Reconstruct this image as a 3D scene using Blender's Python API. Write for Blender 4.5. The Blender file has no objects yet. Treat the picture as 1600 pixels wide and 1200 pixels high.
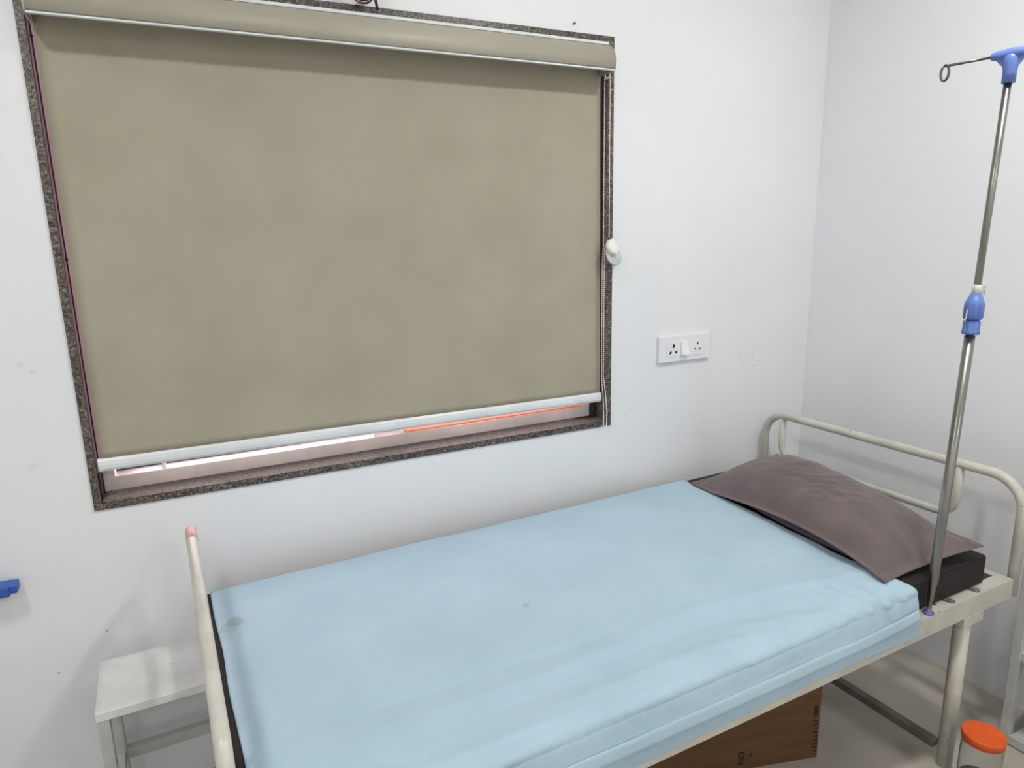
import bpy, bmesh, math, random
from mathutils import Vector, Matrix, noise
random.seed(7)
C = bpy.context.scene.collection
SC = bpy.context.scene
ROT = math.radians(1.5016)          # bed and side wall stand 1.5 degrees off the window wall
CD = 1.8                            # camera distance from the window wall
EH = 1.4256                         # camera height

# ------------------------------------------------------------------ frames
BEDM = Matrix.Translation((0, -CD, 0)) @ Matrix.Rotation(ROT, 4, 'Z')
WM = Matrix.Identity(4)

# ------------------------------------------------------------------ materials
def new_mat(name):
    m = bpy.data.materials.new(name); m.use_nodes = True
    nt = m.node_tree
    return m, nt, nt.nodes['Principled BSDF']

def lin(c):
    return tuple(((x/255)/12.92 if x/255 <= .04045 else ((x/255+.055)/1.055)**2.4) for x in c) + (1,)

def noise_mat(name, c1, c2, scale=8, detail=4, rough=.5, metal=0, bump=0, bscale=None, lo=.35, hi=.65, stretch=None, spec=.5, coat=0, bdist=.01, sheen=0):
    m, nt, p = new_mat(name)
    tc = nt.nodes.new('ShaderNodeTexCoord'); mp = nt.nodes.new('ShaderNodeMapping')
    nt.links.new(tc.outputs['Object'], mp.inputs[0])
    if stretch: mp.inputs['Scale'].default_value = stretch
    n = nt.nodes.new('ShaderNodeTexNoise'); n.inputs['Scale'].default_value = scale; n.inputs['Detail'].default_value = detail
    nt.links.new(mp.outputs[0], n.inputs['Vector'])
    r = nt.nodes.new('ShaderNodeValToRGB')
    r.color_ramp.elements[0].position = lo; r.color_ramp.elements[1].position = hi
    r.color_ramp.elements[0].color = lin(c1); r.color_ramp.elements[1].color = lin(c2)
    nt.links.new(n.outputs['Fac'], r.inputs[0]); nt.links.new(r.outputs[0], p.inputs['Base Color'])
    p.inputs['Roughness'].default_value = rough; p.inputs['Metallic'].default_value = metal
    p.inputs['Specular IOR Level'].default_value = spec
    p.inputs['Coat Weight'].default_value = coat
    if sheen: p.inputs['Sheen Weight'].default_value = sheen
    if bump:
        b = nt.nodes.new('ShaderNodeBump'); b.inputs['Strength'].default_value = bump; b.inputs['Distance'].default_value = bdist
        n2 = nt.nodes.new('ShaderNodeTexNoise'); n2.inputs['Scale'].default_value = bscale or scale*3; n2.inputs['Detail'].default_value = 3
        nt.links.new(mp.outputs[0], n2.inputs['Vector']); nt.links.new(n2.outputs['Fac'], b.inputs['Height'])
        nt.links.new(b.outputs[0], p.inputs['Normal'])
    return m

def spots(m, pts, color, base_fac=.6):
    """stains with a shape of their own, at object-space points (x, y, z, radius, strength)"""
    nt = m.node_tree; p = nt.nodes['Principled BSDF']
    src = p.inputs['Base Color'].links[0].from_socket
    tc = nt.nodes.new('ShaderNodeTexCoord')
    nz = nt.nodes.new('ShaderNodeTexNoise'); nz.inputs['Scale'].default_value = 60
    nt.links.new(tc.outputs['Object'], nz.inputs['Vector'])
    for (x, y, z, r, s) in pts:
        d = nt.nodes.new('ShaderNodeVectorMath'); d.operation = 'DISTANCE'
        nt.links.new(tc.outputs['Object'], d.inputs[0]); d.inputs[1].default_value = (x, y, z)
        a = nt.nodes.new('ShaderNodeMath'); a.operation = 'MULTIPLY_ADD'
        nt.links.new(nz.outputs['Fac'], a.inputs[0]); a.inputs[1].default_value = r*.9; nt.links.new(d.outputs['Value'], a.inputs[2])
        mr = nt.nodes.new('ShaderNodeMapRange')
        nt.links.new(a.outputs[0], mr.inputs['Value'])
        mr.inputs['From Min'].default_value = r*1.25; mr.inputs['From Max'].default_value = r*1.6
        mr.inputs['To Min'].default_value = s; mr.inputs['To Max'].default_value = 0
        mx = nt.nodes.new('ShaderNodeMix'); mx.data_type = 'RGBA'
        nt.links.new(mr.outputs[0], mx.inputs['Factor']); nt.links.new(src, mx.inputs['A']); mx.inputs['B'].default_value = lin(color)
        src = mx.outputs['Result']
    nt.links.new(src, p.inputs['Base Color'])

def speckle(m, x, z, r, color, dens=.62):
    """little brown flecks in a round patch of the wall"""
    nt = m.node_tree; p = nt.nodes['Principled BSDF']
    src = p.inputs['Base Color'].links[0].from_socket
    tc = nt.nodes.new('ShaderNodeTexCoord')
    n = nt.nodes.new('ShaderNodeTexNoise'); n.inputs['Scale'].default_value = 110; n.inputs['Detail'].default_value = 2
    nt.links.new(tc.outputs['Object'], n.inputs['Vector'])
    d = nt.nodes.new('ShaderNodeVectorMath'); d.operation = 'DISTANCE'
    nt.links.new(tc.outputs['Object'], d.inputs[0]); d.inputs[1].default_value = (x, 0, z)
    mr = nt.nodes.new('ShaderNodeMapRange'); nt.links.new(d.outputs['Value'], mr.inputs['Value'])
    mr.inputs['From Min'].default_value = r*.4; mr.inputs['From Max'].default_value = r
    mr.inputs['To Min'].default_value = 0; mr.inputs['To Max'].default_value = -.3
    a = nt.nodes.new('ShaderNodeMath'); a.operation = 'ADD'
    nt.links.new(n.outputs['Fac'], a.inputs[0]); nt.links.new(mr.outputs[0], a.inputs[1])
    g = nt.nodes.new('ShaderNodeMapRange'); nt.links.new(a.outputs[0], g.inputs['Value'])
    g.inputs['From Min'].default_value = dens; g.inputs['From Max'].default_value = dens+.06
    g.inputs['To Max'].default_value = .5
    mx = nt.nodes.new('ShaderNodeMix'); mx.data_type = 'RGBA'
    nt.links.new(g.outputs[0], mx.inputs['Factor']); nt.links.new(src, mx.inputs['A']); mx.inputs['B'].default_value = lin(color)
    nt.links.new(mx.outputs['Result'], p.inputs['Base Color'])

M = {}
M['wall'] = noise_mat('wall_paint', (226, 229, 232), (232, 234, 236), 1.2, 3, rough=.42, bump=.12, bscale=9, bdist=.01)
M['wall_plain'] = noise_mat('wall_paint_plain', (228, 230, 233), (233, 235, 237), 1.2, 3, rough=.5, bump=.1, bscale=9)
spots(M['wall'], [(-.31, 0, 1.167, .006, .10), (-.29, 0, 1.15, .005, .10), (-.32, 0, .935, .008, .08),
                  (1.317, 0, .848, .005, .10), (1.335, 0, .83, .004, .10), (1.30, 0, .835, .004, .1), (1.325, 0, .80, .004, .10),
                  (-.23, 0, .50, .003, .6), (-.34, 0, .42, .003, .5)], (120, 116, 108))
speckle(M['wall'], 1.831, .969, .16, (168, 150, 116))
M['ceiling'] = noise_mat('ceiling_paint', (236, 236, 234), (240, 240, 238), 2, 2, rough=.8)
M['floor'] = noise_mat('polished_floor_tile', (172, 165, 155), (196, 189, 178), 3, 6, rough=.25, bump=.02)
M['enamel'] = noise_mat('worn_cream_enamel', (186, 184, 174), (200, 198, 188), 14, 5, rough=.33, bump=.12, bscale=60, bdist=.002)
def worn(m, color, scale, pos, strength=.7):
    nt = m.node_tree; p = nt.nodes['Principled BSDF']
    src = p.inputs['Base Color'].links[0].from_socket
    tc = nt.nodes.new('ShaderNodeTexCoord')
    n = nt.nodes.new('ShaderNodeTexNoise'); n.inputs['Scale'].default_value = scale; n.inputs['Detail'].default_value = 6; n.inputs['Roughness'].default_value = .7
    nt.links.new(tc.outputs['Object'], n.inputs['Vector'])
    g = nt.nodes.new('ShaderNodeMapRange'); nt.links.new(n.outputs['Fac'], g.inputs['Value'])
    g.inputs['From Min'].default_value = pos; g.inputs['From Max'].default_value = pos+.05; g.inputs['To Max'].default_value = strength
    mx = nt.nodes.new('ShaderNodeMix'); mx.data_type = 'RGBA'
    nt.links.new(g.outputs[0], mx.inputs['Factor']); nt.links.new(src, mx.inputs['A']); mx.inputs['B'].default_value = lin(color)
    nt.links.new(mx.outputs['Result'], p.inputs['Base Color'])
worn(M['enamel'], (120, 112, 100), 34, .66)
M['dull'] = noise_mat('grey_paint_and_shade', (96, 92, 84), (118, 113, 104), 14, 4, rough=.45)  # grey for the bolts; on the stretchers it carries under-bed shade
M['steel'] = noise_mat('brushed_steel', (128, 127, 122), (156, 155, 149), 30, 5, rough=.33, metal=1, stretch=(1, 1, .1), bump=.05, bscale=80)
M['dark_steel'] = noise_mat('dull_steel_wire', (86, 80, 78), (120, 114, 110), 30, 3, rough=.35, metal=1)
M['blue'] = noise_mat('blue_plastic', (86, 112, 182), (98, 124, 192), 20, 2, rough=.4)
M['blue_pale'] = noise_mat('pale_blue_plastic', (132, 146, 200), (142, 156, 206), 20, 2, rough=.4)
M['blue_dark'] = noise_mat('deep_blue_plastic', (36, 78, 160), (52, 96, 176), 20, 2, rough=.45)
M['violet'] = noise_mat('violet_plastic', (98, 96, 150), (112, 110, 164), 20, 2, rough=.45)
M['mattress'] = noise_mat('black_brown_rexine', (34, 29, 29), (42, 36, 36), 30, 3, rough=.7, spec=.3, bump=.1, bscale=120, bdist=.002)
M['pillow'] = noise_mat('grey_brown_cotton', (94, 84, 83), (106, 94, 92), 10, 4, rough=.85, bump=.25, bscale=300, bdist=.001, sheen=.2)
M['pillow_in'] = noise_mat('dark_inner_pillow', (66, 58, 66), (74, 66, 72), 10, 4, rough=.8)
M['sheet'] = noise_mat('pale_blue_cotton', (160, 187, 202), (167, 193, 208), 5, 4, rough=.75, bump=.25, bscale=260, bdist=.0008, sheen=.15)
M['shade'] = noise_mat('taupe_blind_fabric', (162, 155, 137), (168, 161, 143), 6, 3, rough=.75, bump=.25, bscale=400, bdist=.0006, spec=.3)
M['cassette'] = noise_mat('taupe_cassette_fabric', (168, 163, 146), (173, 168, 152), 6, 3, rough=.45, bump=.1, bscale=300, bdist=.0005)
M['alu_white'] = noise_mat('white_aluminium', (214, 218, 220), (224, 228, 230), 12, 3, rough=.35)
M['alu_cream'] = noise_mat('cream_window_metal', (188, 182, 174), (204, 198, 190), 9, 4, rough=.4)
M['alu_mauve'] = noise_mat('mauve_window_metal', (176, 136, 152), (188, 148, 164), 9, 4, rough=.4)
M['rubber'] = noise_mat('black_rubber', (22, 18, 20), (32, 28, 30), 30, 2, rough=.6)
M['plastic_white'] = noise_mat('white_switch_plastic', (226, 227, 230), (232, 233, 236), 12, 2, rough=.3)
M['black'] = noise_mat('black_hole', (8, 8, 8), (14, 14, 14), 12, 2, rough=.7)
M['bead'] = noise_mat('white_beads', (232, 230, 226), (240, 238, 234), 30, 2, rough=.35)
M['clear_disc'] = noise_mat('grey_clear_plastic', (186, 188, 194), (206, 208, 212), 30, 2, rough=.15)
M['wire'] = noise_mat('maroon_cable', (70, 16, 26), (88, 24, 34), 20, 2, rough=.45)
M['marble'] = noise_mat('white_marble_laminate', (206, 206, 204), (222, 223, 222), 6, 6, rough=.25, lo=.42, hi=.6, coat=.2)
spots(M['marble'], [(.155, .13, 0, .003, .3), (.148, .11, 0, .004, .2), (.10, .10, 0, .003, .2), (.14, .075, 0, .003, .25)], (120, 116, 116))
M['grey_metal'] = noise_mat('grey_white_metal', (176, 178, 176), (190, 192, 190), 14, 4, rough=.4)
M['card'] = noise_mat('brown_cardboard', (92, 64, 38), (104, 75, 46), 9, 5, rough=.9, bump=.1, bscale=90, bdist=.002, stretch=(.4, .4, 3))
M['ink'] = noise_mat('black_ink', (26, 20, 16), (34, 26, 20), 30, 2, rough=.8)
M['orange'] = noise_mat('orange_plastic_lid', (222, 86, 22), (232, 98, 28), 16, 2, rough=.45)
M['orange_reflection'] = noise_mat('orange_reflected_light', (226, 120, 80), (238, 140, 100), 5, 4, rough=.7)  # orange light on the window rail, put in as colour
M['peach'] = noise_mat('peach_band', (196, 160, 146), (206, 170, 156), 30, 3, rough=.5)
M['lace'] = noise_mat('frayed_white_tape', (196, 196, 182), (216, 216, 204), 90, 3, rough=.9)
M['bag'] = noise_mat('crumpled_grey_plastic', (126, 122, 114), (160, 156, 148), 24, 4, rough=.3, bump=.6, bscale=20, bdist=.02)

# granite: dark speckled stone
m, nt, p = new_mat('speckled_granite')
tc = nt.nodes.new('ShaderNodeTexCoord')
v = nt.nodes.new('ShaderNodeTexVoronoi'); v.inputs['Scale'].default_value = 260
n = nt.nodes.new('ShaderNodeTexNoise'); n.inputs['Scale'].default_value = 150; n.inputs['Detail'].default_value = 4
nt.links.new(tc.outputs['Object'], v.inputs['Vector']); nt.links.new(tc.outputs['Object'], n.inputs['Vector'])
sp = nt.nodes.new('ShaderNodeSeparateColor'); nt.links.new(v.outputs['Color'], sp.inputs[0])
ad = nt.nodes.new('ShaderNodeMath'); ad.operation = 'MULTIPLY_ADD'
nt.links.new(sp.outputs[0], ad.inputs[0]); ad.inputs[1].default_value = .45; nt.links.new(n.outputs['Fac'], ad.inputs[2])
r = nt.nodes.new('ShaderNodeValToRGB'); e = r.color_ramp.elements
e[0].position = .42; e[0].color = lin((28, 26, 25)); e[1].position = 1.0; e[1].color = lin((134, 128, 118))
k = r.color_ramp.elements.new(.68); k.color = lin((78, 71, 65)); k = r.color_ramp.elements.new(.84); k.color = lin((100, 92, 84))
nt.links.new(ad.outputs[0], r.inputs[0]); nt.links.new(r.outputs[0], p.inputs['Base Color'])
p.inputs['Roughness'].default_value = .3
M['granite'] = m

m, nt, p = new_mat('window_glass')
p.inputs['Base Color'].default_value = (.95, .9, .95, 1); p.inputs['Roughness'].default_value = .02
p.inputs['Transmission Weight'].default_value = 1; p.inputs['IOR'].default_value = 1.1
M['glass'] = m
m, nt, p = new_mat('clear_jar_plastic')
p.inputs['Base Color'].default_value = (.88, .89, .88, 1); p.inputs['Roughness'].default_value = .12
p.inputs['Transmission Weight'].default_value = 1; p.inputs['IOR'].default_value = 1.2
M['jar'] = m
m, nt, p = new_mat('lamp_diffuser')
p.inputs['Base Color'].default_value = (1, 1, 1, 1)
p.inputs['Emission Color'].default_value = (1, .985, .96, 1); p.inputs['Emission Strength'].default_value = 45
M['lamp'] = m

# ------------------------------------------------------------------ mesh builder
class MB:
    def __init__(s): s.v = []; s.f = []; s.sm = []
    def add(s, vs, fs, smooth=False):
        b = len(s.v); s.v += [tuple(x) for x in vs]
        for f in fs: s.f.append(tuple(b+i for i in f)); s.sm.append(smooth)
    def box(s, x0, x1, y0, y1, z0, z1, bev=0):
        if bev <= 0:
            vs = [(x, y, z) for x in (x0, x1) for y in (y0, y1) for z in (z0, z1)]
            s.add(vs, [(0,1,3,2),(4,6,7,5),(0,4,5,1),(2,3,7,6),(0,2,6,4),(1,5,7,3)])
        else:
            bm = bmesh.new(); bmesh.ops.create_cube(bm, size=1)
            for w in bm.verts:
                w.co = Vector(((x0+x1)/2+w.co.x*(x1-x0), (y0+y1)/2+w.co.y*(y1-y0), (z0+z1)/2+w.co.z*(z1-z0)))
            bmesh.ops.bevel(bm, geom=bm.edges[:], offset=bev, segments=3, affect='EDGES', profile=.5)
            bm.verts.index_update()
            s.add([w.co[:] for w in bm.verts], [[w.index for w in f.verts] for f in bm.faces], False); bm.free()
        return s
    def prism(s, poly, axis, a, b, smooth=False):
        """2D polygon extruded along axis 'x','y' or 'z' from a to b"""
        n = len(poly)
        def P(q, t):
            return {'x': (t, q[0], q[1]), 'y': (q[0], t, q[1]), 'z': (q[0], q[1], t)}[axis]
        vs = [P(q, a) for q in poly]+[P(q, b) for q in poly]
        b0 = len(s.v); s.v += vs
        for i in range(n): s.f.append((b0+i, b0+(i+1) % n, b0+n+(i+1) % n, b0+n+i)); s.sm.append(smooth)
        s.f.append(tuple(b0+i for i in range(n))[::-1]); s.sm.append(False)
        s.f.append(tuple(b0+n+i for i in range(n))); s.sm.append(False)
        return s
    def tube(s, pts, r, seg=16, closed=False, caps=True):
        pts = [Vector(p) for p in pts]; n = len(pts)
        rr = r if isinstance(r, (list, tuple)) else [r]*n
        def tan(i):
            if closed: return (pts[(i+1) % n]-pts[i-1]).normalized()
            return (pts[min(i+1, n-1)]-pts[max(i-1, 0)]).normalized()
        t = tan(0); up = Vector((0, 0, 1)) if abs(t.z) < .9 else Vector((1, 0, 0))
        nrm = (up-t*up.dot(t)).normalized(); rings = []
        vs = []
        for i in range(n):
            t2 = tan(i); nrm = (nrm-t2*nrm.dot(t2)).normalized(); bi = t2.cross(nrm)
            for k in range(seg):
                a = 2*math.pi*k/seg; vs.append(pts[i]+(nrm*math.cos(a)+bi*math.sin(a))*rr[i])
        fs = []
        for i in range(n if closed else n-1):
            j = (i+1) % n
            for k in range(seg): fs.append((i*seg+k, j*seg+k, j*seg+(k+1) % seg, i*seg+(k+1) % seg))
        s.add(vs, fs, True)
        if caps and not closed:
            b = len(s.v)-n*seg
            s.f.append(tuple(b+k for k in range(seg))[::-1]); s.sm.append(False)
            s.f.append(tuple(b+(n-1)*seg+k for k in range(seg))); s.sm.append(False)
        return s
    def lathe(s, prof, o=(0, 0, 0), axis=(0, 0, 1), seg=32, flute=None, smooth=True, caps=True):
        """prof: list of (radius, height)"""
        ax = Vector(axis).normalized(); up = Vector((1, 0, 0)) if abs(ax.x) < .9 else Vector((0, 1, 0))
        a = (up-ax*up.dot(ax)).normalized(); b = ax.cross(a); o = Vector(o); vs = []; n = len(prof)
        for (r, h) in prof:
            for k in range(seg):
                q = 2*math.pi*k/seg; rr = r
                if flute and r > flute[2]: rr = r*(1-flute[1]*max(0, math.cos(q*flute[0]))**4)
                vs.append(o+ax*h+(a*math.cos(q)+b*math.sin(q))*rr)
        fs = [(i*seg+k, i*seg+(k+1) % seg, (i+1)*seg+(k+1) % seg, (i+1)*seg+k) for i in range(n-1) for k in range(seg)]
        s.add(vs, fs, smooth)
        q0 = len(s.v)-n*seg
        if not caps: return s
        if prof[0][0] > 1e-5: s.f.append(tuple(q0+k for k in range(seg))[::-1]); s.sm.append(False)
        if prof[-1][0] > 1e-5: s.f.append(tuple(q0+(n-1)*seg+k for k in range(seg))); s.sm.append(False)
        return s
    def build(s, name, mat, root=None, o=None, frame=WM, parent=None, angle=None):
        """frame-space vertices; o = the origin in frame space"""
        if parent is not None: o = parent['_o']; 
        o = Vector(o or (0, 0, 0))
        me = bpy.data.meshes.new(name)
        me.from_pydata([tuple(Vector(x)-o) for x in s.v], [], s.f); me.validate()
        me.polygons.foreach_set('use_smooth', s.sm[:len(me.polygons)] if len(me.polygons) == len(s.sm) else [False]*len(me.polygons))
        bm = bmesh.new(); bm.from_mesh(me); bmesh.ops.recalc_face_normals(bm, faces=bm.faces[:]); bm.to_mesh(me); bm.free()
        me.materials.append(mat)
        ob = bpy.data.objects.new(name, me); C.objects.link(ob)
        if parent is not None:
            ob.parent = parent['_ob']
        else:
            ob.matrix_world = frame @ Matrix.Translation(o)
        return ob

def thing(name, label, cat, o, frame=WM, group=None):
    e = bpy.data.objects.new(name, None); C.objects.link(e); e.empty_display_size = .05
    e.matrix_world = frame @ Matrix.Translation(o)
    e['label'] = label; e['category'] = cat
    if group: e['group'] = group
    return {'_ob': e, '_o': o}
def tag(ob, label, cat, group=None):
    ob['label'] = label; ob['category'] = cat
    if group: ob['group'] = group
    return ob
def struct(ob): ob['kind'] = 'structure'; return ob
def sub(ob, o): return {'_ob': ob, '_o': o}     # make a part act as parent of sub-parts (same origin)

def fillet(pts, rad, n=8):
    pts = [Vector(p) for p in pts]; out = [pts[0]]
    for i in range(1, len(pts)-1):
        a, b, c = pts[i-1], pts[i], pts[i+1]
        r = rad[i-1] if isinstance(rad, (list, tuple)) else rad
        d1 = (a-b).normalized(); d2 = (c-b).normalized(); ang = d1.angle(d2)
        if r <= 0 or ang > 3.1: out.append(b); continue
        t = r/math.tan(ang/2); p1 = b+d1*t; p2 = b+d2*t
        cen = b+(d1+d2).normalized()*(r/math.sin(ang/2))
        v1 = p1-cen; v2 = p2-cen; tot = v1.angle(v2); ax = v1.cross(v2).normalized()
        for k in range(n+1): out.append(cen+Matrix.Rotation(tot*k/n, 3, ax) @ v1)
    out.append(pts[-1]); return out

# ------------------------------------------------------------------ room shell (window wall = plane y 0)
HC = 2.62
X0, X1, Z0, Z1 = -.2155, 1.2366, .8076, 1.9726        # outer edge of the granite surround
w = MB()
xl, xr = -2.2, 2.6
w.box(xl, X0, 0, .2, 0, HC); w.box(X1, xr, 0, .2, 0, HC); w.box(X0, X1, 0, .2, 0, Z0); w.box(X0, X1, 0, .2, Z1, HC)
struct(w.build('wall_back', M['wall']))
UW = 2.165
struct(MB().box(UW, UW+.15, -2.4, 1.90, 0, HC).build('wall_right', M['wall_plain'], frame=BEDM))
struct(MB().box(-2.35, -2.2, -4.4, .2, 0, HC).build('wall_left', M['wall_plain']))
struct(MB().box(-2.35, 2.7, -4.4, -4.25, 0, HC).build('wall_front', M['wall_plain']))
struct(MB().box(-2.4, 2.8, -4.4, .2, -.1, 0).build('floor', M['floor']))
struct(MB().box(-2.4, 2.8, -4.4, .2, HC, HC+.1).build('ceiling', M['ceiling']))

# granite surround lining the opening
T = .019; DG = .17
g = MB()
TL = .0155
g.box(X0, X0+TL, -.004, DG, Z0, Z1); g.box(X1-T, X1, -.004, DG, Z0, Z1)
g.box(X0+TL, X1-T, -.004, DG, Z0, Z0+T); g.box(X0+TL, X1-T, -.004, DG, Z1-T, Z1)
struct(g.build('trim_1', M['granite']))

# window: outer frame, sashes, glass
xi0, xi1, zi0, zi1 = X0+TL, X1-T, Z0+T, Z1-T
wr = bpy.data.objects.new('window_1', None); C.objects.link(wr); wr.location = (xi0, .06, zi0); wr['kind'] = 'structure'
WR = {'_ob': wr, '_o': (xi0, .06, zi0)}
b = MB(); ztop = .866
b.box(xi0+.005, xi1-.022, .06, .112, zi0+.004, ztop, .002)              # bottom rail: front face and broad top
b.box(xi0+.005, xi0+.030, .06, .078, ztop-.002, ztop+.034)
b.box(xi1-.05, xi1-.022, .06, .078, ztop-.002, ztop+.034)
b.build('bottom_rail', M['alu_cream'], parent=WR)
zj = ztop+.028
for xa, xb in ((xi0+.0005, xi0+.0042), (xi0+.0076, xi0+.021)):
    MB().box(xa, xb, .012, .05, zj, zi1-.001).build('jamb', M['alu_mauve'], parent=WR)
MB().box(xi0+.0042, xi0+.0076, .017, .05, zj, zi1-.001).box(xi0+.0005, xi0+.0036, .014, .06, zi0+.001, zj).box(xi0+.0005, xi0+.030, .0605, .14, zj+.008, zi1-.001).box(xi0+.0005, xi0+.0045, .0605, .14, zi0+.001, zj+.008).build('gasket', M['rubber'], parent=WR)
b = MB(); b.box(xi1-.032, xi1-.001, .024, .14, zi0+.075, zi1-.001); b.box(xi1-.021, xi1-.001, .050, .14, zi0+.001, zi0+.075)  # right jamb filled out deep and black to keep daylight off the reveal
b.build('jamb', M['rubber'], parent=WR)
b = MB(); b.box(xi0+.030, xi1-.032, .06, .14, zi1-.06, zi1-.001)
b.build('top_rail', M['alu_cream'], parent=WR)
for (xa, xb, ya, yb) in ((xi0+.030, .575, .113, .125), (.50, xi1-.032, .127, .139)):
    b = MB(); zb = ztop+.002
    b.box(xa, xa+.035, ya, yb, zb, zi1-.06); b.box(xb-.045, xb, ya, yb, zb, zi1-.06)
    b.box(xa+.035, xb-.045, ya, yb, zb, zb+.012); b.box(xa+.035, xb-.045, ya, yb, zi1-.1, zi1-.06)
    s_ = b.build('sash', M['alu_white'], parent=WR)
    ym = (ya+yb)/2
    MB().box(xa+.035, xb-.045, ym-.002, ym+.002, zb+.012, zi1-.1).build('glass_pane', M['glass'], parent=WR)
MB().box(xi0+.030, .545, .106, .1125, ztop+.0005, ztop+.007).build('gasket', M['rubber'], parent=WR)
for x in (-.066, .475, .556): MB().box(x, x+.009, .064, .100, ztop, ztop+.016, .001).build('latch_guide', M['alu_white'], parent=WR)
MB().box(1.10, 1.107, .064, .100, ztop+.010, ztop+.020, .001).build('latch_guide', M['alu_white'], parent=WR)
st = MB()  # added strip: orange light from outside put into its colour
st.prism([(.063, ztop+.0005), (.063, ztop+.004), (.075, ztop+.009), (.095, ztop+.010), (.1055, ztop+.006), (.1055, ztop+.0005)], 'x', .568, 1.172)
st.build('orange_reflection_strip', M['orange_reflection'], parent=WR)['label'] = 'added strip standing in for orange light along the right half of the window rail'
for zz in (EH+.417, EH-.0366):
    MB().lathe([(.0001, -.004), (.0030, -.0035), (.0038, 0), (.0030, .002), (.0001, .003)], (xi0+.006, .014, zz), (0, 1, 0), 14).build('screw_cap', M['rubber'], parent=WR)

# ------------------------------------------------------------------ roller blind
bl = thing('roller_blind', 'taupe roller blind lowered nearly to the sill in the granite-framed window', 'blind', (.5, -.03, 1.86))
prof = [(-.001, 1.9385), (-.034, 1.9385), (-.052, 1.935), (-.067, 1.924), (-.078, 1.908), (-.084, 1.890), (-.081, 1.870),
        (-.074, 1.8665), (-.074, 1.871), (-.077, 1.890), (-.071, 1.904), (-.062, 1.918), (-.048, 1.928), (-.030, 1.931), (-.001, 1.931)]
cx0, cx1 = -.188, 1.186
cs = MB(); cs.prism(prof, 'x', cx0, cx1, True); cs_o = cs.build('cassette', M['cassette'], parent=bl)
S = sub(cs_o, bl['_o'])
MB().box(cx0, cx1, -.0815, -.071, 1.8628, 1.8665).build('lower_trim', M['alu_white'], parent=S)
MB().box(cx0, cx1, -.052, -.020, 1.9360, 1.9430).build('upper_trim', M['alu_white'], parent=S)
for xa, xb in ((cx0-.003, cx0), (cx1, cx1+.003)):
    q = [(-.001, 1.9395), (-.052, 1.936), (-.068, 1.925), (-.079, 1.908), (-.085, 1.890), (-.082, 1.866), (-.074, 1.862), (-.001, 1.862)]
    MB().prism(q, 'x', xa, xb).build('end_cap', M['cassette'], parent=bl)
# roller tube inside
MB().tube([(cx0, -.032, 1.905), (cx1, -.032, 1.905)], .017, 20).build('roller_tube', M['cassette'], parent=bl)
# shade, a thin fabric with a hair of unevenness
zs0l, zs0r = EH-.4935, EH-.503
b = MB(); NX, NZ = 60, 60; xs0, xs1 = -.1868, 1.190
vs = []; fs = []
for s_ in (0, 1):
    for i in range(NX+1):
        for j in range(NZ+1):
            fx = i/NX; fz = j/NZ; x = xs0+(xs1-xs0)*fx; zb = zs0l+(zs0r-zs0l)*fx
            z = zb+(1.905-zb)*fz
            y = -.0015+.0022*noise.noise(Vector((x*2.3, z*1.1, 3)))*math.sin(math.pi*min(1, fz*1.0))
            y += -.010*max(0, (fz-.93)/.07)**1.5
            vs.append((x+(.006 if i == NX else 0)*(1-fz), y+.0008*s_, z))
st = NX+1; Q = (NX+1)*(NZ+1)
for i in range(NX):
    for j in range(NZ):
        a = i*(NZ+1)+j; fs.append((a, a+1, a+NZ+2, a+NZ+1)); fs.append((Q+a, Q+a+NZ+1, Q+a+NZ+2, Q+a+1))
for j in range(NZ): fs.append((j, Q+j, Q+j+1, j+1)); a = NX*(NZ+1)+j; fs.append((a, a+1, Q+a+1, Q+a))
for i in range(NX): a = i*(NZ+1); c = a+NZ+1; fs.append((a, c, Q+c, Q+a)); fs.append((a+NZ, Q+a+NZ, Q+c+NZ, c+NZ))
b.add(vs, fs, True); b.build('shade', M['shade'], parent=bl)
# hem bar
b = MB(); hp = [(-.006, -.001), (-.010, -.006), (-.011, -.015), (-.010, -.024), (-.006, -.0305), (.003, -.0305), (.006, -.024), (.007, -.012), (.004, -.001)]
n = len(hp); vs = []
for x, zz in ((-.1935, zs0l+.001), (xs1+.006, zs0r+.001)): vs += [(x, y, zz+h) for y, h in hp]
b.add(vs, [(i, (i+1) % n, n+(i+1) % n, n+i) for i in range(n)]+[tuple(range(n))[::-1], tuple(range(n, 2*n))], False)
b.build('hem_bar', M['alu_white'], parent=bl)

# bead chain
def ico(mb, c, r):
    t = [(0, 0, 1), (.894, 0, .447), (.276, .851, .447), (-.724, .526, .447), (-.724, -.526, .447), (.276, -.851, .447),
         (.724, .526, -.447), (-.276, .851, -.447), (-.894, 0, -.447), (-.276, -.851, -.447), (.724, -.526, -.447), (0, 0, -1)]
    F = [(0,1,2),(0,2,3),(0,3,4),(0,4,5),(0,5,1),(1,6,2),(2,7,3),(3,8,4),(4,9,5),(5,10,1),(6,7,2),(7,8,3),(8,9,4),(9,10,5),(10,6,1),(11,7,6),(11,8,7),(11,9,8),(11,10,9),(11,6,10)]
    mb.add([(c[0]+x*r, c[1]+y*r, c[2]+z*r) for x, y, z in t], F, True)
ch = MB()
def chain(pts):
    L = 0; P = [Vector(p) for p in pts]
    ch.tube(P, .0006, 5)
    for i in range(len(P)-1):
        d = (P[i+1]-P[i]).length; k = L
        while k < d: ico(ch, P[i].lerp(P[i+1], k/d), .0021); k += .0062
        L = k-d
yc = -.026
zt_, zm_ = 1.850, EH-.045
xa, xb = 1.189, 1.208
chain([(xa, yc, zt_), (xa, yc, zm_-.0)]); chain([(xb, yc, zt_+.01), (xb+.001, yc, zm_+.025)])
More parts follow.
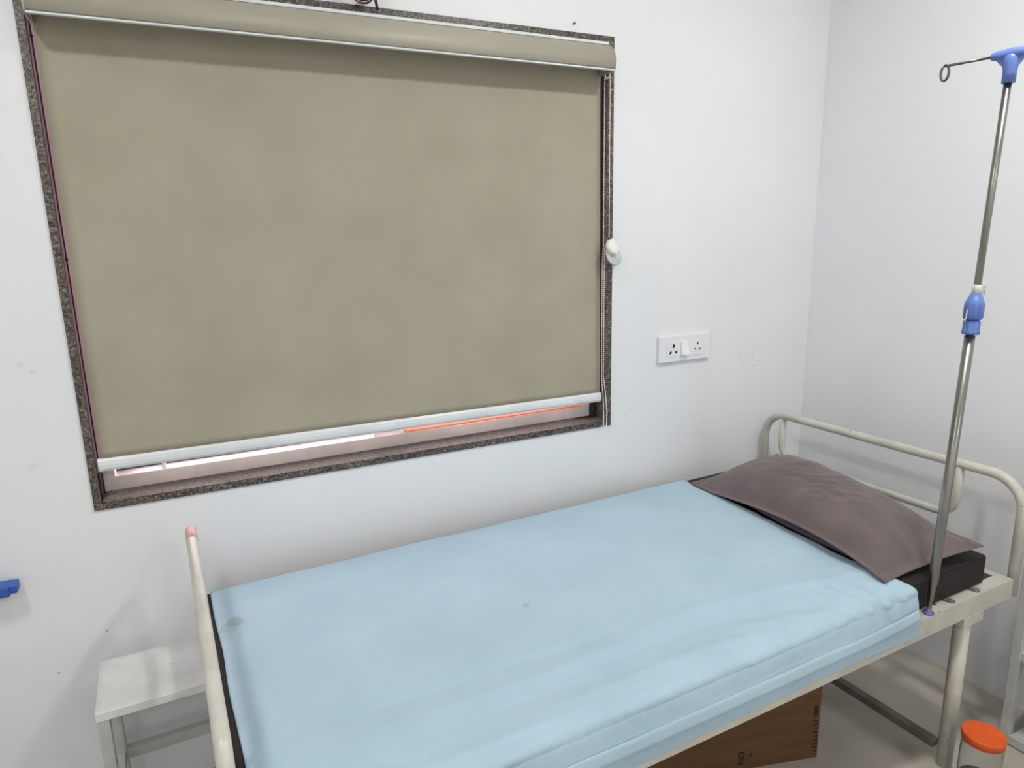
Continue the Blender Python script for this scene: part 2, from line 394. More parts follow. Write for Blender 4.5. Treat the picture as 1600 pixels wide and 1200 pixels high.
chain([(xa, yc, zm_), (xa-.004, yc, zm_-.05), (xa-.004, yc, 1.05), (xa-.003, yc, .97), (xa+.004, yc, .90), (xa+.006, yc, .82), (xa+.006, yc, .815)])
chain([(xa+.004, yc, zm_-.0), (xa+.002, yc-.002, zm_-.05), (xa+.002, yc-.002, 1.05), (xa+.003, yc, .98), (xa+.012, yc, .92), (xa+.018, yc, .86), (xa+.017, yc, .82), (xa+.012, yc, .808), (xa+.007, yc, .812)])
ch.build('bead_chain', M['bead'], parent=bl)
b = MB(); b.tube(fillet([(xa+.001, yc, 1.868), (xa, yc, 1.852), (xb-.004, yc, 1.856), (xb-.002, yc, 1.868)], .004, 4), .003, 8)
b.build('chain_guide', M['cassette'], parent=bl)
# round plastic child-safety pull
dk = MB(); ax = Vector((.93, -.22, .18)); c0 = Vector((xa+.022, yc-.012, EH-.052))
dk.lathe([(.0001, -.004), (.031, -.004), (.034, -.002), (.034, .002), (.031, .004), (.0001, .004)], c0+Vector((.006, 0, -.020)), (.30, -.90, .32), 28)
d1 = dk.build('chain_pulley', M['clear_disc'], parent=bl)
MB().lathe([(.0001, -.008), (.021, -.008), (.024, -.004), (.024, .006), (.020, .009), (.0001, .009)], c0+Vector((-.004, -.008, .004)), (.30, -.90, .32), 28).build('pulley_cover', M['bead'], parent=sub(d1, bl['_o']))

# ------------------------------------------------------------------ wall pieces
# switch plate
sp_ = thing('switch_socket_plate', 'white switch and socket plate on the wall between window and bed head', 'switch plate', (1.527, 0, 1.038))
px0, px1, pz0, pz1 = 1.419, 1.636, .993, 1.082
MB().box(px0, px1, -.013, 0, pz0, pz1, .003).build('plate', M['plastic_white'], parent=sp_)
MB().box(px0+.031, px1-.031, -.0145, -.013, pz0+.018, pz1-.018, .0006).build('module_panel', M['plastic_white'], parent=sp_)
zc = (pz0+pz1)/2
b = MB()
def hole(x, z, rx, rz, t=0):
    vs = []
    for k in range(14):
        a = 2*math.pi*k/14; u, w_ = math.cos(a)*rx, math.sin(a)*rz
        vs.append((x+u*math.cos(t)-w_*math.sin(t), z+u*math.sin(t)+w_*math.cos(t)))
    MB().prism(vs, 'y', -.0152, -.0145).build('socket_hole', M['black'], parent=sp_)
hx = px0+.059
hole(hx, zc+.010, .0042, .0068); hole(hx-.0125, zc-.0115, .0036, .006, -.5); hole(hx+.0110, zc-.0115, .0040, .0048)
hole(px1-.056, zc+.011, .0030, .0044); hole(px1-.0655, zc-.0075, .0026, .0034); hole(px1-.0465, zc-.0085, .0026, .0034)
b = MB(); b.prism([(-.0145, zc+.024), (-.017, zc+.024), (-.026, zc-.022), (-.0145, zc-.022)], 'x', px0+.088, px0+.118)
b.build('rocker_switch', M['plastic_white'], parent=sp_)

b = MB(); b.lathe([(.0001, -.009), (.0028, -.008), (.0032, -.004), (.0016, -.002), (.0016, 0)], (1.101, 0, EH+.569), (0, 1, 0), 10)
tag(b.build('wall_nail', M['dark_steel'], o=(1.101, 0, EH+.569)), 'small grey nail in the wall above the right end of the blind', 'nail')

# maroon wires above the cassette
wc = thing('coiled_cable', 'dark maroon coiled cable hanging above the blind cassette', 'cable', (.505, -.03, 2.0))
b = MB()
ring = []
cc = Vector((.492, -.035, EH+.591))
for k in range(56):
    a = 2*math.pi*k/28
    ring.append(cc+Vector((.040*math.cos(a)+.0015*math.sin(3*a), -.006*math.sin(a)-.0001*k, .046*math.sin(a)+.002*math.sin(2*a+k*.05))))
b.tube(ring, .0016, 8)
b.build('loop', M['wire'], parent=wc)
b = MB(); b.tube([cc+Vector((.030*math.cos(a), 0, .0375*math.sin(a)-.0005)) for a in [2*math.pi*k/24 for k in range(24)]], .006, 10, closed=True)
b.build('black_loop', M['rubber'], parent=wc)
b = MB()
b.tube(fillet([(.505, -.032, 2.11), (.512, -.035, 2.02), (.5225, -.036, 1.975), (.528, -.030, 1.958)], .02, 5), .0024, 8)
b.tube(fillet([(.520, -.030, 2.11), (.518, -.038, 2.03), (.5255, -.037, 1.975), (.530, -.032, 1.958)], .02, 5), .0022, 8)
b.build('lead', M['wire'], parent=wc)

# blue plastic holder on the wall at the left edge
bc = thing('wall_clip', 'deep blue plastic holder on the wall at the far left', 'holder', (-.43, 0, .67))
b = MB(); zz = EH-.745
zz -= .006; b.box(-.52, -.392, -.055, -.012, zz-.014, zz+.010, .003); b.build('body', M['blue_dark'], parent=bc)
b = MB(); b.box(-.394, -.378, -.052, -.016, zz-.010, zz+.011, .004); b.build('nose', M['blue_dark'], parent=bc)
b = MB(); b.box(-.50, -.42, -.014, 0, zz-.012, zz+.008); b.build('bracket', M['blue_dark'], parent=bc)

# ------------------------------------------------------------------ hospital bed (bed frame coordinates u, v, h)
RH = .7726; FT = .5066; TR = .0135
UF, UH = .018, 1.945; V0, V1 = .866, 1.716
bed = thing('hospital_bed', 'cream enamelled steel hospital bed along the window wall', 'bed', (.98, 1.29, 0), BEDM)
def rail_end(u, name, hh):
    hb = FT-.052
    TRr = TR if u > 1 else .0115; W1 = V1 if u > 1 else 1.682
    b = MB(); b.tube(fillet([(u, V0, hb), (u, V0, hh), (u if u > 1 else u+.007, W1, hh), (u if u > 1 else u+.007, W1, hb)], .085 if u > 1 else .035, 10), TRr, 18)
    o = b.build(name, M['enamel'], parent=bed)
    b = MB(); lb = hh-.155
    uo = 0 if u > 1 else .0065
    b.tube(fillet([(u+uo*.2, V0+.165, hh-.004), (u+uo*.2, V0+.165, lb), (u+uo, V1-.075, lb), (u+uo, V1-.075, hh-.004)], .055, 8), TR*.85 if u > 1 else .0095, 14)
    b.build('inner_loop', M['enamel'], parent=sub(o, bed['_o']))
    return o
rail_end(UH, 'head_rail', RH)
fr = rail_end(UF, 'foot_rail', RH)
b = MB(); W1 = 1.682; UT = UF+.007  # peach-coloured band over the far bend of the foot rail
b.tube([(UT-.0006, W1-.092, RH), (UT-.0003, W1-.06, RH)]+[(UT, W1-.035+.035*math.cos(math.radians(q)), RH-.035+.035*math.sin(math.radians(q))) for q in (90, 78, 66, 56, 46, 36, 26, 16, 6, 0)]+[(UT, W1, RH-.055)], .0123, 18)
b.build('peach_band', M['peach'], parent=sub(fr, bed['_o']))['label'] = 'peach-coloured band around the far bend of the foot rail'
# side rails: angle section
for v, s_, nm in ((.857, 1, 'side_rail'), (1.727, -1, 'side_rail')):
    b = MB()
    b.prism([(v, FT), (v+s_*.038, FT), (v+s_*.038, FT-.004), (v+s_*.005, FT-.004), (v+s_*.005, FT-.053), (v, FT-.053)], 'x', .034, 1.930)
    b.build(nm, M['enamel'], parent=bed)
for ua, ub, t in ((1.905, 1.930, 1), (.034, .060, -1)):
    b = MB(); b.box(ua, ub, .862, 1.722, FT-.0035, FT-.0005)
    e_ = ub if t > 0 else ua
    b.box(min(e_, e_-t*.004), max(e_, e_-t*.004), .862, 1.722, FT-.052, FT-.0035)
    b.build('end_rail', M['enamel'], parent=bed)
# slatted deck
for k in range(13):
    u = .09+k*.143
    MB().box(u, u+.05, .863, 1.721, FT-.0075, FT-.0042).build('deck_slat', M['enamel'], parent=bed)
MB().box(.062, 1.90, 1.05, 1.08, FT-.0115, FT-.0078).build('deck_strip', M['enamel'], parent=bed)
# legs
for u in (1.752, .21):
    for v in (.878, 1.695):
        MB().tube([(u, v, .0), (u, v, FT-.054)], .0195, 20).build('leg', M['enamel'], parent=bed)
        MB().box(u-.035, u+.05, v-.022, v+.022, FT-.078, FT-.053).build('leg_bracket', M['enamel'], parent=bed)
    MB().box(u-.012, u+.012, .905, 1.68, .035, .058, .002).build('stretcher', M['dull'], parent=bed)  # under-bed shade put into the stretcher's darker colour
for u in (1.677, 1.784):
    b = MB(); b.lathe([(.0001, .0065), (.006, .006), (.009, .003), (.009, 0)], (u, .872, FT), (0, 0, 1), 12)
    b.box(u-.012, u+.002, .874, .884, FT, FT+.006, .001)
    b.build('rail_bolt', M['dull'], parent=bed)

# mattress
MT = FT+.080
def cushion(u0, u1, v0, v1, h0, h1, bev, name, mat, label, cat):
    bm = bmesh.new(); bmesh.ops.create_cube(bm, size=1)
    for q in bm.verts: q.co = Vector(((u0+u1)/2+q.co.x*(u1-u0), (v0+v1)/2+q.co.y*(v1-v0), (h0+h1)/2+q.co.z*(h1-h0)))
    bmesh.ops.bevel(bm, geom=bm.edges[:], offset=bev, segments=4, affect='EDGES', profile=.5)
    b = MB(); bm.verts.index_update()
    b.add([q.co[:] for q in bm.verts], [[q.index for q in f.verts] for f in bm.faces], True); bm.free()
    return b
mt = thing('mattress', 'thin dark brown mattress on the hospital bed, bare under the pillow', 'mattress', (.94, 1.28, FT), BEDM)
cushion(.036, 1.842, .884, 1.700, FT+.001, MT, .008, '', None, '', '').build('body', M['mattress'], parent=mt)
b = MB()
e_ = .889
b.tube([(.05, e_-.003, MT-.004), (1.83, e_-.003, MT-.004)], .0018, 8); b.tube([(1.838, .895, MT-.004), (1.838, 1.69, MT-.004)], .0018, 8)
b.build('piping', M['mattress'], parent=mt)

# bed sheet
def sheet_profile(v_front_top):
    pts = []
    return pts
NU, NT = 330, 190
SH = MT+.003
sh = MB(); vs = []
prof = []       # (v, h, side factor) from far edge across the top and down the near side
nt_top = 120
for j in range(nt_top+1): prof.append((1.700-(1.700-.900)*j/nt_top, SH, 0))
for k in range(1, 15):
    a = math.radians(78)*k/14; prof.append((.900-.030*math.sin(a), SH-.030*(1-math.cos(a)), k/14*.6))
lv, lh, _ = prof[-1]
nd = NT-len(prof)+1
HB = FT-.033
for k in range(1, nd+1):
    t = k/nd; prof.append((lv+(.8535-lv)*min(1, t*1.7)**.8, lh+(HB-lh)*t, .6+.4*t))
NT = len(prof)-1
def nz(x, y, z=0): return noise.noise(Vector((x, y, z)))
for i in range(NU+1):
    for j in range(NT+1):
        v, h, sd = prof[j]; tj = j/NT
        uend = 1.512+(.030 if v > 1.1 else .030*max(0, (v-.95)/.15))*min(1, max(0, (v-1.0)/.5))+.004*nz(v*9, 2)
        if sd > 0: uend += .012*math.sin(sd*2.6)
        ust = .050+.003*nz(v*6, 7)
        u = ust+(uend-ust)*i/NU
        dz = 0; dv = 0
        near = max(0, min(1, (1.25-v)/.35))
        if v <= .900 or sd > 0: near = 1
        # long shallow creases running along the bed, stronger towards the near side
        wob = .06*nz(u*1.6, v*2, 5)
        c1 = nz(u*1.6+v*1.2, (v+wob)*17, 1); c2 = nz(u*3.5-v*2, (v+wob)*34+u*3, 9)
        dz += (.0020+.0065*near)*c1+(.0006+.0030*near)*c2
        dz += .0012*nz(u*4, v*4, 2)
        # puckers near the head end of the near edge
        pk = max(0, (u-1.15)/.36)**1.2*max(0, min(1, (1.02-v)/.10))
        pk *= min(1, (1-i/NU)*18+.1)
        if sd > 0: pk *= 1-.35*sd
        dz += pk*.0070*math.sin(u*118+4*nz(u*5, v*6)+v*14)
        # tugs in the round-over
        tug = math.sin(min(1, max(0, (.99-v)/.09))*math.pi) if sd == 0 else .9*(1-sd)
        dz += .0042*tug*nz(u*11, v*7, 4)+.0035*tug*nz(u*3.2, 0, 44)
        if sd > 0:
            bul = math.sin(min(1, sd/.72)*math.pi)
            dv -= bul*(.0045*(1+nz(u*6, 1.5, 8))+.0060*nz(u*17, 3.1, 8)*(1-sd)+.0030*nz(u*38, h*30, 8)) + pk*.009*math.sin(u*118+4+2*nz(u*9, 5, 2))*bul
            dz *= (1-sd)
            hemdrop = .005*nz(u*2.2, 0, 6)
            h += hemdrop*tj*sd
        vs.append((u, v+dv, h+max(dz+.0012*near, -.0024) if sd == 0 else h+dz))
fs = []
for i in range(NU):
    for j in range(NT):
        a = i*(NT+1)+j; fs.append((a, a+NT+1, a+NT+2, a+1))
sh.add(vs, fs, True)
so = sh.build('bed_sheet', M['sheet'], o=(.78, 1.28, SH), frame=BEDM)
md = so.modifiers.new('thick', 'SOLIDIFY'); md.thickness = .0012; md.offset = 1
tag(so, 'pale blue cotton bed sheet spread over the mattress and near side rail', 'bed sheet')
spots(M['sheet'], [(.088-.78, 1.525-1.28, 0, .020, .5), (.075-.78, 1.505-1.28, 0, .022, .28), (.686-.78, 1.262-1.28, 0, .008, .35), (.064-.78, 1.47-1.28, 0, .014, .15)], (126, 142, 142))
# fold crease hem along the near side
hm = MB(); vs = []; NH = 260
hpz = [(.8568, .5315), (.8548, .5300), (.8533, .524), (.8505, .512), (.8496, .5045), (.8508, .5035), (.8535, .5050)]
for i in range(NH+1):
    u = .052+(1.516-.052)*i/NH
    o1 = .003*nz(u*3, 1, 12); o2 = .0020*nz(u*7, 2, 12)
    q = (u-1.30)/.22
    for (v, h) in hpz: vs.append((u, v+o2*.6, h+o1+.010*(max(0, q)**2)-.002))
n = len(hpz)
hm.add(vs, [(i*n+k, (i+1)*n+k, (i+1)*n+k+1, i*n+k+1) for i in range(NH) for k in range(n-1)], True)
ho = hm.build('folded_hem', M['sheet'], parent={'_ob': so, '_o': (.78, 1.28, SH)})
md = ho.modifiers.new('thick', 'SOLIDIFY'); md.thickness = .001

# pillow
pl = thing('pillow', 'grey brown pillow in a loose flanged case at the head of the bed', 'pillow', (1.67, 1.28, MT), BEDM)
A = Vector((1.468, .915, MT+.004)); B = Vector((1.792, .872, MT+.040)); Cc = Vector((1.895, 1.615, MT+.058)); D_ = Vector((1.535, 1.655, MT+.006))
def bil(s, t): return A*(1-s)*(1-t)+B*s*(1-t)+Cc*s*t+D_*(1-s)*t
def pillow_mesh(top, n1=70, n2=130, inset=0, thick=.135, flange=.10, wr=1):
    b = MB(); vs = []; fs = []
    for side in (1, 0):
        for i in range(n1+1):
            for j in range(n2+1):
                s = i/n1; t = j/n2
                a = 2*s-1; c = 2*t-1
                # sides pull in between the corners
                s2 = .5+(a*.5)*(1-.045*(1-c*c)); t2 = .5+(c*.5)*(1-.03*(1-a*a))
                P = bil(s2, t2)
                fs_ = max(0, 1-abs(a)*(1+flange*1.1))if abs(a)*(1+flange*1.1) < 1 else 0
                ft_ = max(0, 1-abs(c)*(1+flange*.55)) if abs(c)*(1+flange*.55) < 1 else 0
                pr = (1-(1-fs_)**2.4)*(1-(1-ft_)**3.2)
                pr = max(pr, 0)**.72
                bumpz = 0
                if side:
                    lump = 1+.10*math.sin(c*2.6+.6)+.07*nz(s*2, t*3, 20)
                    base = thick*.72*pr*lump
                    q = pr**.5
                    dd = (t-.47)
                    cr = nz(s*3+t*5, t*9-s*5, 21)*.5+nz(s*6+t*16, t*5-s*13, 22)*.5
                    bumpz = wr*q*(.0055*cr+.0035*nz(s*5-t*3, t*24+s*9, 23)*math.exp(-(dd/.18)**2))
                    P = P+Vector((0, 0, base+bumpz+.002))
                    hem = 1 if (abs(a) > .87 or abs(c) > .945) else 0
                    edgew = .0022*nz(s*7, t*12, 25)*(1-pr)
                    P -= Vector((0, 0, .0022*(math.exp(-((abs(a)-.84)/.022)**2)+math.exp(-((abs(c)-.93)/.012)**2))))
                    P += Vector((0, 0, edgew+(.0012 if hem and pr < .05 else 0)))
                else:
                    low = max(MT+.0015, P.z-thick*.25*pr)
                    P = Vector((P.x, P.y, min(P.z, low) if pr > .02 else P.z))
                vs.append(P)
    Q = (n1+1)*(n2+1)
    for i in range(n1):
        for j in range(n2):
            a = i*(n2+1)+j; fs.append((a, a+n2+1, a+n2+2, a+1)); fs.append((Q+a, Q+a+1, Q+a+n2+2, Q+a+n2+1))
    for j in range(n2): fs.append((j, j+1, Q+j+1, Q+j)); a = n1*(n2+1)+j; fs.append((a, Q+a, Q+a+1, a+1))
    for i in range(n1): a = i*(n2+1); c = a+n2+1; fs.append((a, Q+a, Q+c, c)); fs.append((a+n2, c+n2, Q+c+n2, Q+a+n2))
    b.add(vs, fs, True); return b
# lift of the foot-side flange: the case gapes there
pm = pillow_mesh(True)
nv = []
for (x, y, z) in pm.v:
    s_, t_ = x, (y-.9)/.75
    fx = 1.468+(1.535-1.468)*max(0, min(1, t_))
    d = (x-fx)
    if d < .12:
        z += .034*math.sin(math.pi*max(0, min(1, (t_-.015)/.86))**.8)*(1-max(0, d)/.12)
    nv.append((x, y, z))
pm.v = nv
pc = pm.build('pillowcase', M['pillow'], parent=pl)
# inner pillow visible in the gape
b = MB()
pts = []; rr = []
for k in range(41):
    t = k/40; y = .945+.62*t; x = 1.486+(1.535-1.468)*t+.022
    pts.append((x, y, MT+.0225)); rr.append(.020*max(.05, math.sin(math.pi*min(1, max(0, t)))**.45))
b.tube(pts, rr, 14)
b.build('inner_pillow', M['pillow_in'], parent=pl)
# stitched hem line on the case
b = MB(); vs = []

# ------------------------------------------------------------------ iv pole
iv = thing('iv_pole', 'steel drip stand with blue fittings fixed to the near bed rail', 'iv pole', (1.576, .862, FT), BEDM)
P0 = Vector((1.578, .868, FT+.004)); P1 = Vector((1.608, .853, EH+.318))
def pp(t): return P0.lerp(P1, t)
ax = (P1-P0).normalized()
hz = lambda h: (h-P0.z)/(P1.z-P0.z)
kc = hz(EH-.205)
b = MB(); b.tube([pp(0), pp(.012), pp(.05), pp(.07), pp(kc-.03)], [.0052, .0056, .0078, .0108, .0108], 20); b.build('lower_tube', M['steel'], parent=iv)
b = MB(); b.tube([pp(kc-.03), pp(1)], .0074, 20); b.build('upper_tube', M['steel'], parent=iv)
b = MB(); o_ = pp(kc)
b.lathe([(.009, .0555), (.0105, .056), (.0185, .034), (.0195, .031), (.0195, .004), (.0175, -.001), (.0125, -.002)], o_, ax, 48, flute=(9, .12, .0186)); 
k1 = b.build('clamp_nut', M['blue'], parent=iv)
b = MB(); b.lathe([(.0125, -.0), (.0165, -.004), (.0165, -.024), (.018, -.027), (.0175, -.032), (.0125, -.032)], o_-ax*.002, ax, 48, flute=(8, .10, .0160)); b.build('clamp_ring', M['blue'], parent=iv)
b = MB(); b.lathe([(.0078, .055), (.0092, .056), (.0090, .066), (.0082, .074), (.0078, .074)], o_, ax, 20)
for k in range(12):
    a = random.uniform(-.6, .9); st_ = o_+ax*random.uniform(.055, .072)+Vector((.008, -.003, 0)); b.tube([st_, st_+Vector((.007, -.002, .004))*random.uniform(.6, 1.5), st_+Vector((.010*math.cos(a), -.003, .008*math.sin(a)))*1.3], .0006, 5)
b.build('frayed_tape', M['lace'], parent=iv)
b = MB()
for k in range(8):
    st_ = o_+ax*random.uniform(-.002, .022)+Vector((-.019, .002, 0)); b.tube([st_, st_+Vector((-.004, 0, -.004)), st_+Vector((-.003, 0, -.010))*random.uniform(.6, 1.4)], .0007, 5)
b.build('frayed_tape', M['lace'], parent=iv)
# base cap
b = MB(); b.lathe([(.0001, 0), (.0125, 0), (.0132, .002), (.0115, .0045), (.0060, .006), (.0058, .014), (.0001, .014)], (P0.x, P0.y, FT), (0, 0, 1), 28); b.build('base_cap', M['violet'], parent=iv)
b = MB(); b.lathe([(.0001, 0), (.003, .001), (.003, .006), (.0001, .007)], pp(.022)+Vector((-.002, -.009, 0)), (0, -1, 0), 10); b.build('screw', M['dark_steel'], parent=iv)
# tee
tc_ = P1
dr = Vector((-.10, .99, 0)).normalized()
dr = Vector((-.22, .97, -.02)).normalized()
b = MB(); T0 = tc_+Vector((0, 0, .016))
b.tube([T0+dr*.036, T0+dr*.034, T0+dr*.024, T0, T0-dr*.026, T0-dr*.036, T0-dr*.038], [.006, .0075, .0095, .0115, .0095, .0075, .006], 18)
b.lathe([(.0125, -.040), (.0125, -.020), (.0140, -.006), (.0145, .006), (.010, .018), (.0001, .020)], tc_, (0, 0, 1), 24)
# web between stem and arms
for sgn in (1, -1):
    q = [T0+dr*sgn*.03+Vector((0, 0, -.004)), T0+dr*sgn*.008+Vector((0, 0, -.030)), T0+Vector((0, 0, -.03)), T0]
    side = Vector((dr.y, -dr.x, 0))*.005
    vs = [p_+side for p_ in q]+[p_-side for p_ in q]
    b.add(vs, [(0,1,2,3), (7,6,5,4), (0,4,5,1), (1,5,6,2), (2,6,7,3), (3,7,4,0)], False)
b.build('tee_fitting', M['blue'], parent=iv)
# hook wire
b = MB(); W0 = T0+dr*.03
Lw = .126; e1 = T0+dr*Lw
loop = [W0, T0+dr*(Lw-.01)]
for k in range(15):
    a = math.radians(95+ -300*k/14)
    loop.append(T0+dr*(Lw-.006)+dr*(.0080*math.cos(math.radians(60+352*k/14)))+Vector((0, 0, -.0140+.0160*math.sin(math.radians(60+352*k/14)))))
b.tube(loop, .0027, 10); b.build('hook_wire', M['dark_steel'], parent=iv); b = MB()
loop2 = [T0-dr*.03, T0-dr*(Lw-.01)]
for k in range(15): loop2.append(T0-dr*(Lw-.006)-dr*(.0080*math.cos(math.radians(60+352*k/14)))+Vector((0, 0, -.0140+.0160*math.sin(math.radians(60+352*k/14)))))
b.tube(loop2, .0027, 10)
b.build('hook_wire', M['dark_steel'], parent=iv)

# ------------------------------------------------------------------ small marble-topped stand at the foot
TH = .448
st_ = thing('side_table', 'small white marble-topped metal stand beside the foot of the bed', 'table', (-.2, 1.555, TH), BEDM)
st_['_ob'].location = (BEDM @ Vector((-.2, 1.555, TH)))
tu0, tu1, tv0, tv1 = -.203, .183, 1.545, 1.758
MB().box(tu0, tu1, tv0, tv1, TH-.020, TH, .0015).build('table_top', M['marble'], parent=st_)
for (u, v) in ((tu0+.001, tv0+.002), (tu0+.006, tv1-.032), (tu1-.030, tv0+.002), (tu1-.030, tv1-.032)):
    MB().box(u, u+.024, v, v+.024, 0, TH-.020, .002).build('leg', M['grey_metal'], parent=st_)
b = MB()
for v in (tv1-.030,): b.box(tu0+.030, tu1-.030, v, v+.02, .190, .218)
b.build('back_rail', M['grey_metal'], parent=st_)
for u in (tu0+.008, tu1-.028):
    MB().box(u, u+.018, tv0+.034, tv1-.032, .192, .216).build('side_rail', M['grey_metal'], parent=st_)
for u in (tu0+.008, tu1-.028):
    MB().box(u, u+.018, tv0+.034, tv1-.032, TH-.046, TH-.020).build('top_rail', M['grey_metal'], parent=st_)

# black cable by the skirting, left of the bed foot
b = MB(); b.tube(fillet([(-.11, 1.66, .0045), (-.03, 1.74, .012), (.03, 1.783, .06), (.12, 1.786, .075), (.25, 1.780, .0045)], .03, 5), .0042, 8)
tag(b.build('floor_cable', M['rubber'], o=(.05, 1.74, .01), frame=BEDM), 'black cable running low behind the foot of the bed', 'cable')

# ------------------------------------------------------------------ under and beyond the bed
# cardboard box
ang = math.radians(-17)
BX = thing('cardboard_box', 'brown cardboard carton with sideways printing on the floor under the bed', 'box', (1.477, 1.06, 0), BEDM)
BX['_ob'].matrix_world = BEDM @ Matrix.Translation((1.477, 1.06, 0)) @ Matrix.Rotation(ang, 4, 'Z')
BX['_o'] = (0, 0, 0)
bw, bd, bh = .50, .34, .385
b = MB(); b.box(-bw, 0, 0, bd, 0, bh, .002); b.build('carton', M['card'], parent=BX)
for ya, yb in ((.001, bd/2-.001), (bd/2+.001, bd-.001)):
    MB().box(-bw+.001, -.001, ya, yb, bh, bh+.003).build('flap', M['card'], parent=BX)
def text(s, x, z, size, rot, parent, name='printing', mat='ink'):
    cu = bpy.data.curves.new(name, 'FONT'); cu.body = s; cu.size = size; cu.extrude = .0002; cu.resolution_u = 3; cu.offset = .0006
    ob = bpy.data.objects.new(name, cu); C.objects.link(ob); bpy.context.view_layer.update()
    me = bpy.data.meshes.new_from_object(ob); bpy.data.objects.remove(ob)
    me.transform(Matrix.Translation((x, -.0006, z)) @ Matrix.Rotation(rot, 4, 'Y') @ Matrix.Rotation(math.pi/2, 4, 'X'))
    me.materials.clear(); me.materials.append(M[mat])
    o2 = bpy.data.objects.new(name, me); C.objects.link(o2); o2.parent = parent['_ob']; return o2
text('NO', -.219, .018, .026, -math.pi/2, BX)
text('L', -.197, .040, .022, -math.pi/2, BX)
b = MB()
for k in range(9):
    z = .02+k*.012; b.box(-.012-.004*(k % 3), -.004, -.0009, -.0002, z, z+.003+.002*(k % 2)); 
for k in range(4): b.box(-.010-.003*k, -.0085-.003*k, -.0009, -.0002, .13, .165)
b.build('edge_marks', M['ink'], parent=BX)

# jar with orange lid
jc = (1.712, .775)
jr = thing('plastic_jar', 'clear plastic jar with a wide orange screw lid below the bed head', 'jar', (jc[0], jc[1], 0), BEDM)
JH = .185
jo = (jc[0], jc[1], 0)
MB().lathe([(.0001, .001), (.040, .001), (.045, .004), (.046, .012), (.046, JH-.035), (.042, JH-.024), (.040, JH-.012), (.040, JH-.006),
            (.0385, JH-.006), (.0385, JH-.026), (.044, JH-.038), (.0445, .014), (.042, .005), (.0001, .004)], jo, (0, 0, 1), 40).build('jar_body', M['jar'], parent=jr)
MB().lathe([(.0435, JH-.019), (.0465, JH-.020), (.0470, JH-.0202), (.0472, JH-.003), (.0468, JH-.0008), (.0460, JH), (.0459, JH), (.0200, JH), (.0001, JH), (.0001, JH)], jo, (0, 0, 1), 56).build('lid', M['orange'], parent=jr)
MB().lathe([(.0001, .0045), (.0415, .0055), (.0435, .014), (.0435, .055), (.030, .062), (.0001, .058)], jo, (0, 0, 1), 30).build('contents', M['bag'], parent=jr)

# white metal stand at right
rk = thing('white_metal_rack', 'white square-tube metal rack standing by the right wall past the bed head', 'rack', (2.0, .85, 0), BEDM)
ru0, ru1, rv0, rv1 = 1.974, 2.135, .42, .852; RT = .80; sq = .023
for u in (ru0, ru1-sq):
    for v in (rv0, rv1-sq+.006):
        MB().box(u, u+sq, v, v+sq, 0, RT, .0015).build('post', M['grey_metal'], parent=rk)
for h in (.004, .262, RT-.025):
    MB().box(ru0+.002, ru0+.020, rv0+sq, rv1-sq+.006, h, h+.024).build('side_bar', M['grey_metal'], parent=rk)
    MB().box(ru1-.020, ru1-.002, rv0+sq, rv1-sq+.006, h, h+.024).build('side_bar', M['grey_metal'], parent=rk)
    MB().box(ru0+.020, ru1-.020, rv0+.01, rv1-.01, h+.002, h+.008).build('shelf', M['grey_metal'], parent=rk)
def crumple(c, r, sd):
    bm = bmesh.new(); bmesh.ops.create_icosphere(bm, subdivisions=5, radius=1)
    vs = []
    for q in bm.verts:
        d = q.co.normalized(); k = 1+.16*noise.noise(d*2.1+Vector((sd, 0, 0)))-.14*abs(noise.noise(d*4.5+Vector((0, sd, 0))))
        z = d.z*k
        vs.append((c[0]+d.x*k*r[0], c[1]+d.y*k*r[1], c[2]+max(z, -.8)*r[2]))
    bm.verts.index_update(); fs = [[q.index for q in f.verts] for f in bm.faces]; bm.free()
    b = MB(); b.add(vs, fs, True); return b
c_ = (2.058, .64, .013+.075)
tag(crumple(c_, (.048, .17, .093), 3).build('plastic_bag', M['bag'], o=(2.058, .64, .012), frame=BEDM), 'crumpled greyish plastic bag on the lowest shelf of the white rack', 'bag')

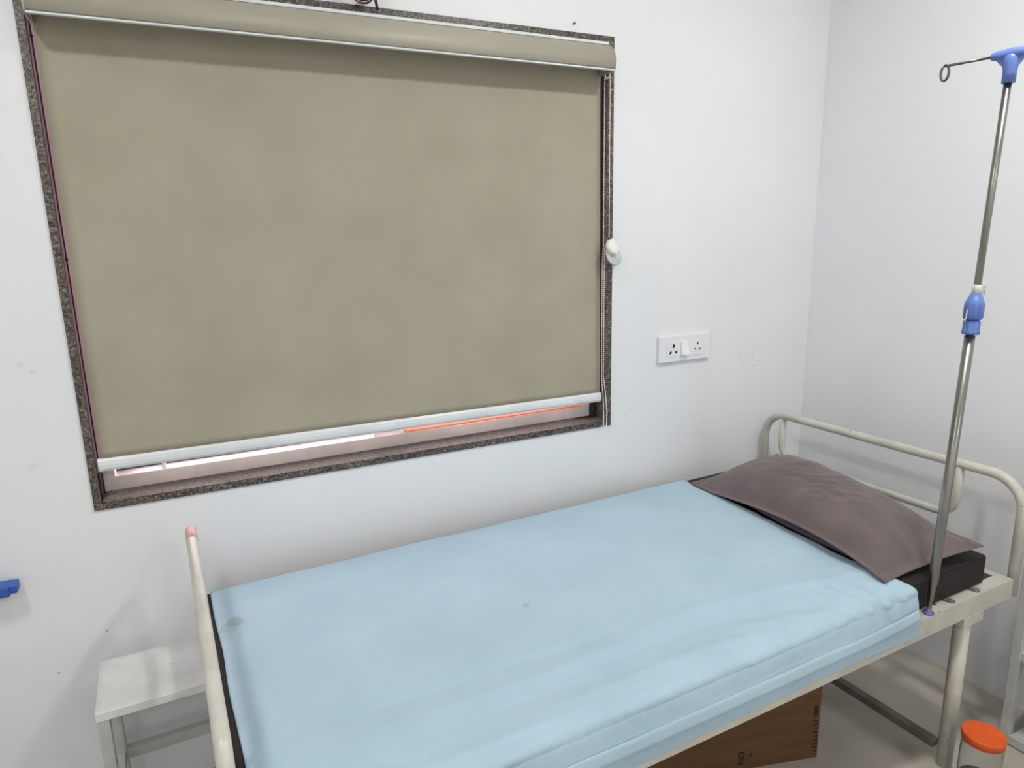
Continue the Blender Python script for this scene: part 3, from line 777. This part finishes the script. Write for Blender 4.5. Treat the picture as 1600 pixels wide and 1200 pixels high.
# ------------------------------------------------------------------ ceiling lights, the rear two added as unseen fill
LX = [(-.55, -1.25), (1.35, -1.22), (-.6, -3.4), (1.4, -3.4)]
LBL = ['round ceiling light near the window wall, left of the two', 'round ceiling light near the window wall, right of the two',
       'added round fill light on the ceiling near the rear wall, left of the two', 'added round fill light on the ceiling near the rear wall, right of the two']
POW = [56, 70, 68, 68]
for (x, y), lb, pw in zip(LX, LBL, POW):
    t = thing('ceiling_light', lb, 'ceiling light', (x, y, HC-.02), group='round ceiling lights')
    MB().lathe([(.098, 0), (.112, 0), (.115, .018), (.115, .0199), (.098, .0199)], (x, y, HC-.02), (0, 0, 1), 40, caps=False).build('rim', M['alu_white'], parent=t)
    mm = M['lamp'].copy(); mm.node_tree.nodes['Principled BSDF'].inputs['Emission Strength'].default_value = pw
    MB().lathe([(.0001, .004), (.097, .004), (.097, .012), (.0001, .012)], (x, y, HC-.02), (0, 0, 1), 40).build('diffuser', mm, parent=t)

# ------------------------------------------------------------------ daylight outside
wd = bpy.data.worlds.new('daylight'); SC.world = wd; wd.use_nodes = True
bg = wd.node_tree.nodes['Background']; bg.inputs[0].default_value = (1.0, .85, .95, 1); bg.inputs[1].default_value = 3

# ------------------------------------------------------------------ camera
R = [(0.89529182, 0.11376415, -0.43070904), (-0.44498973, 0.1830281, -0.87663268), (-0.02089751, 0.97650317, 0.21448744)]
# world axes: window wall lies along +x, +y points out through the window
Mx = Matrix(((R[0][0], R[0][1], R[0][2]), (R[1][0], R[1][1], R[1][2]), (R[2][0], R[2][1], R[2][2])))
cam = bpy.data.cameras.new('camera'); co = bpy.data.objects.new('camera', cam); C.objects.link(co)
cam.sensor_width = 36; cam.lens = 1075.219/1600*36; cam.clip_start = .02
co.matrix_world = Matrix.Translation((0, -CD, EH)) @ Mx.to_4x4()
SC.camera = co
SC.view_settings.view_transform = 'Standard'; SC.view_settings.look = 'None'; SC.view_settings.gamma = 1
SC.view_settings.use_curve_mapping = False; SC.view_settings.exposure = 1.44
SC.cycles.max_bounces = 10; SC.cycles.diffuse_bounces = 6
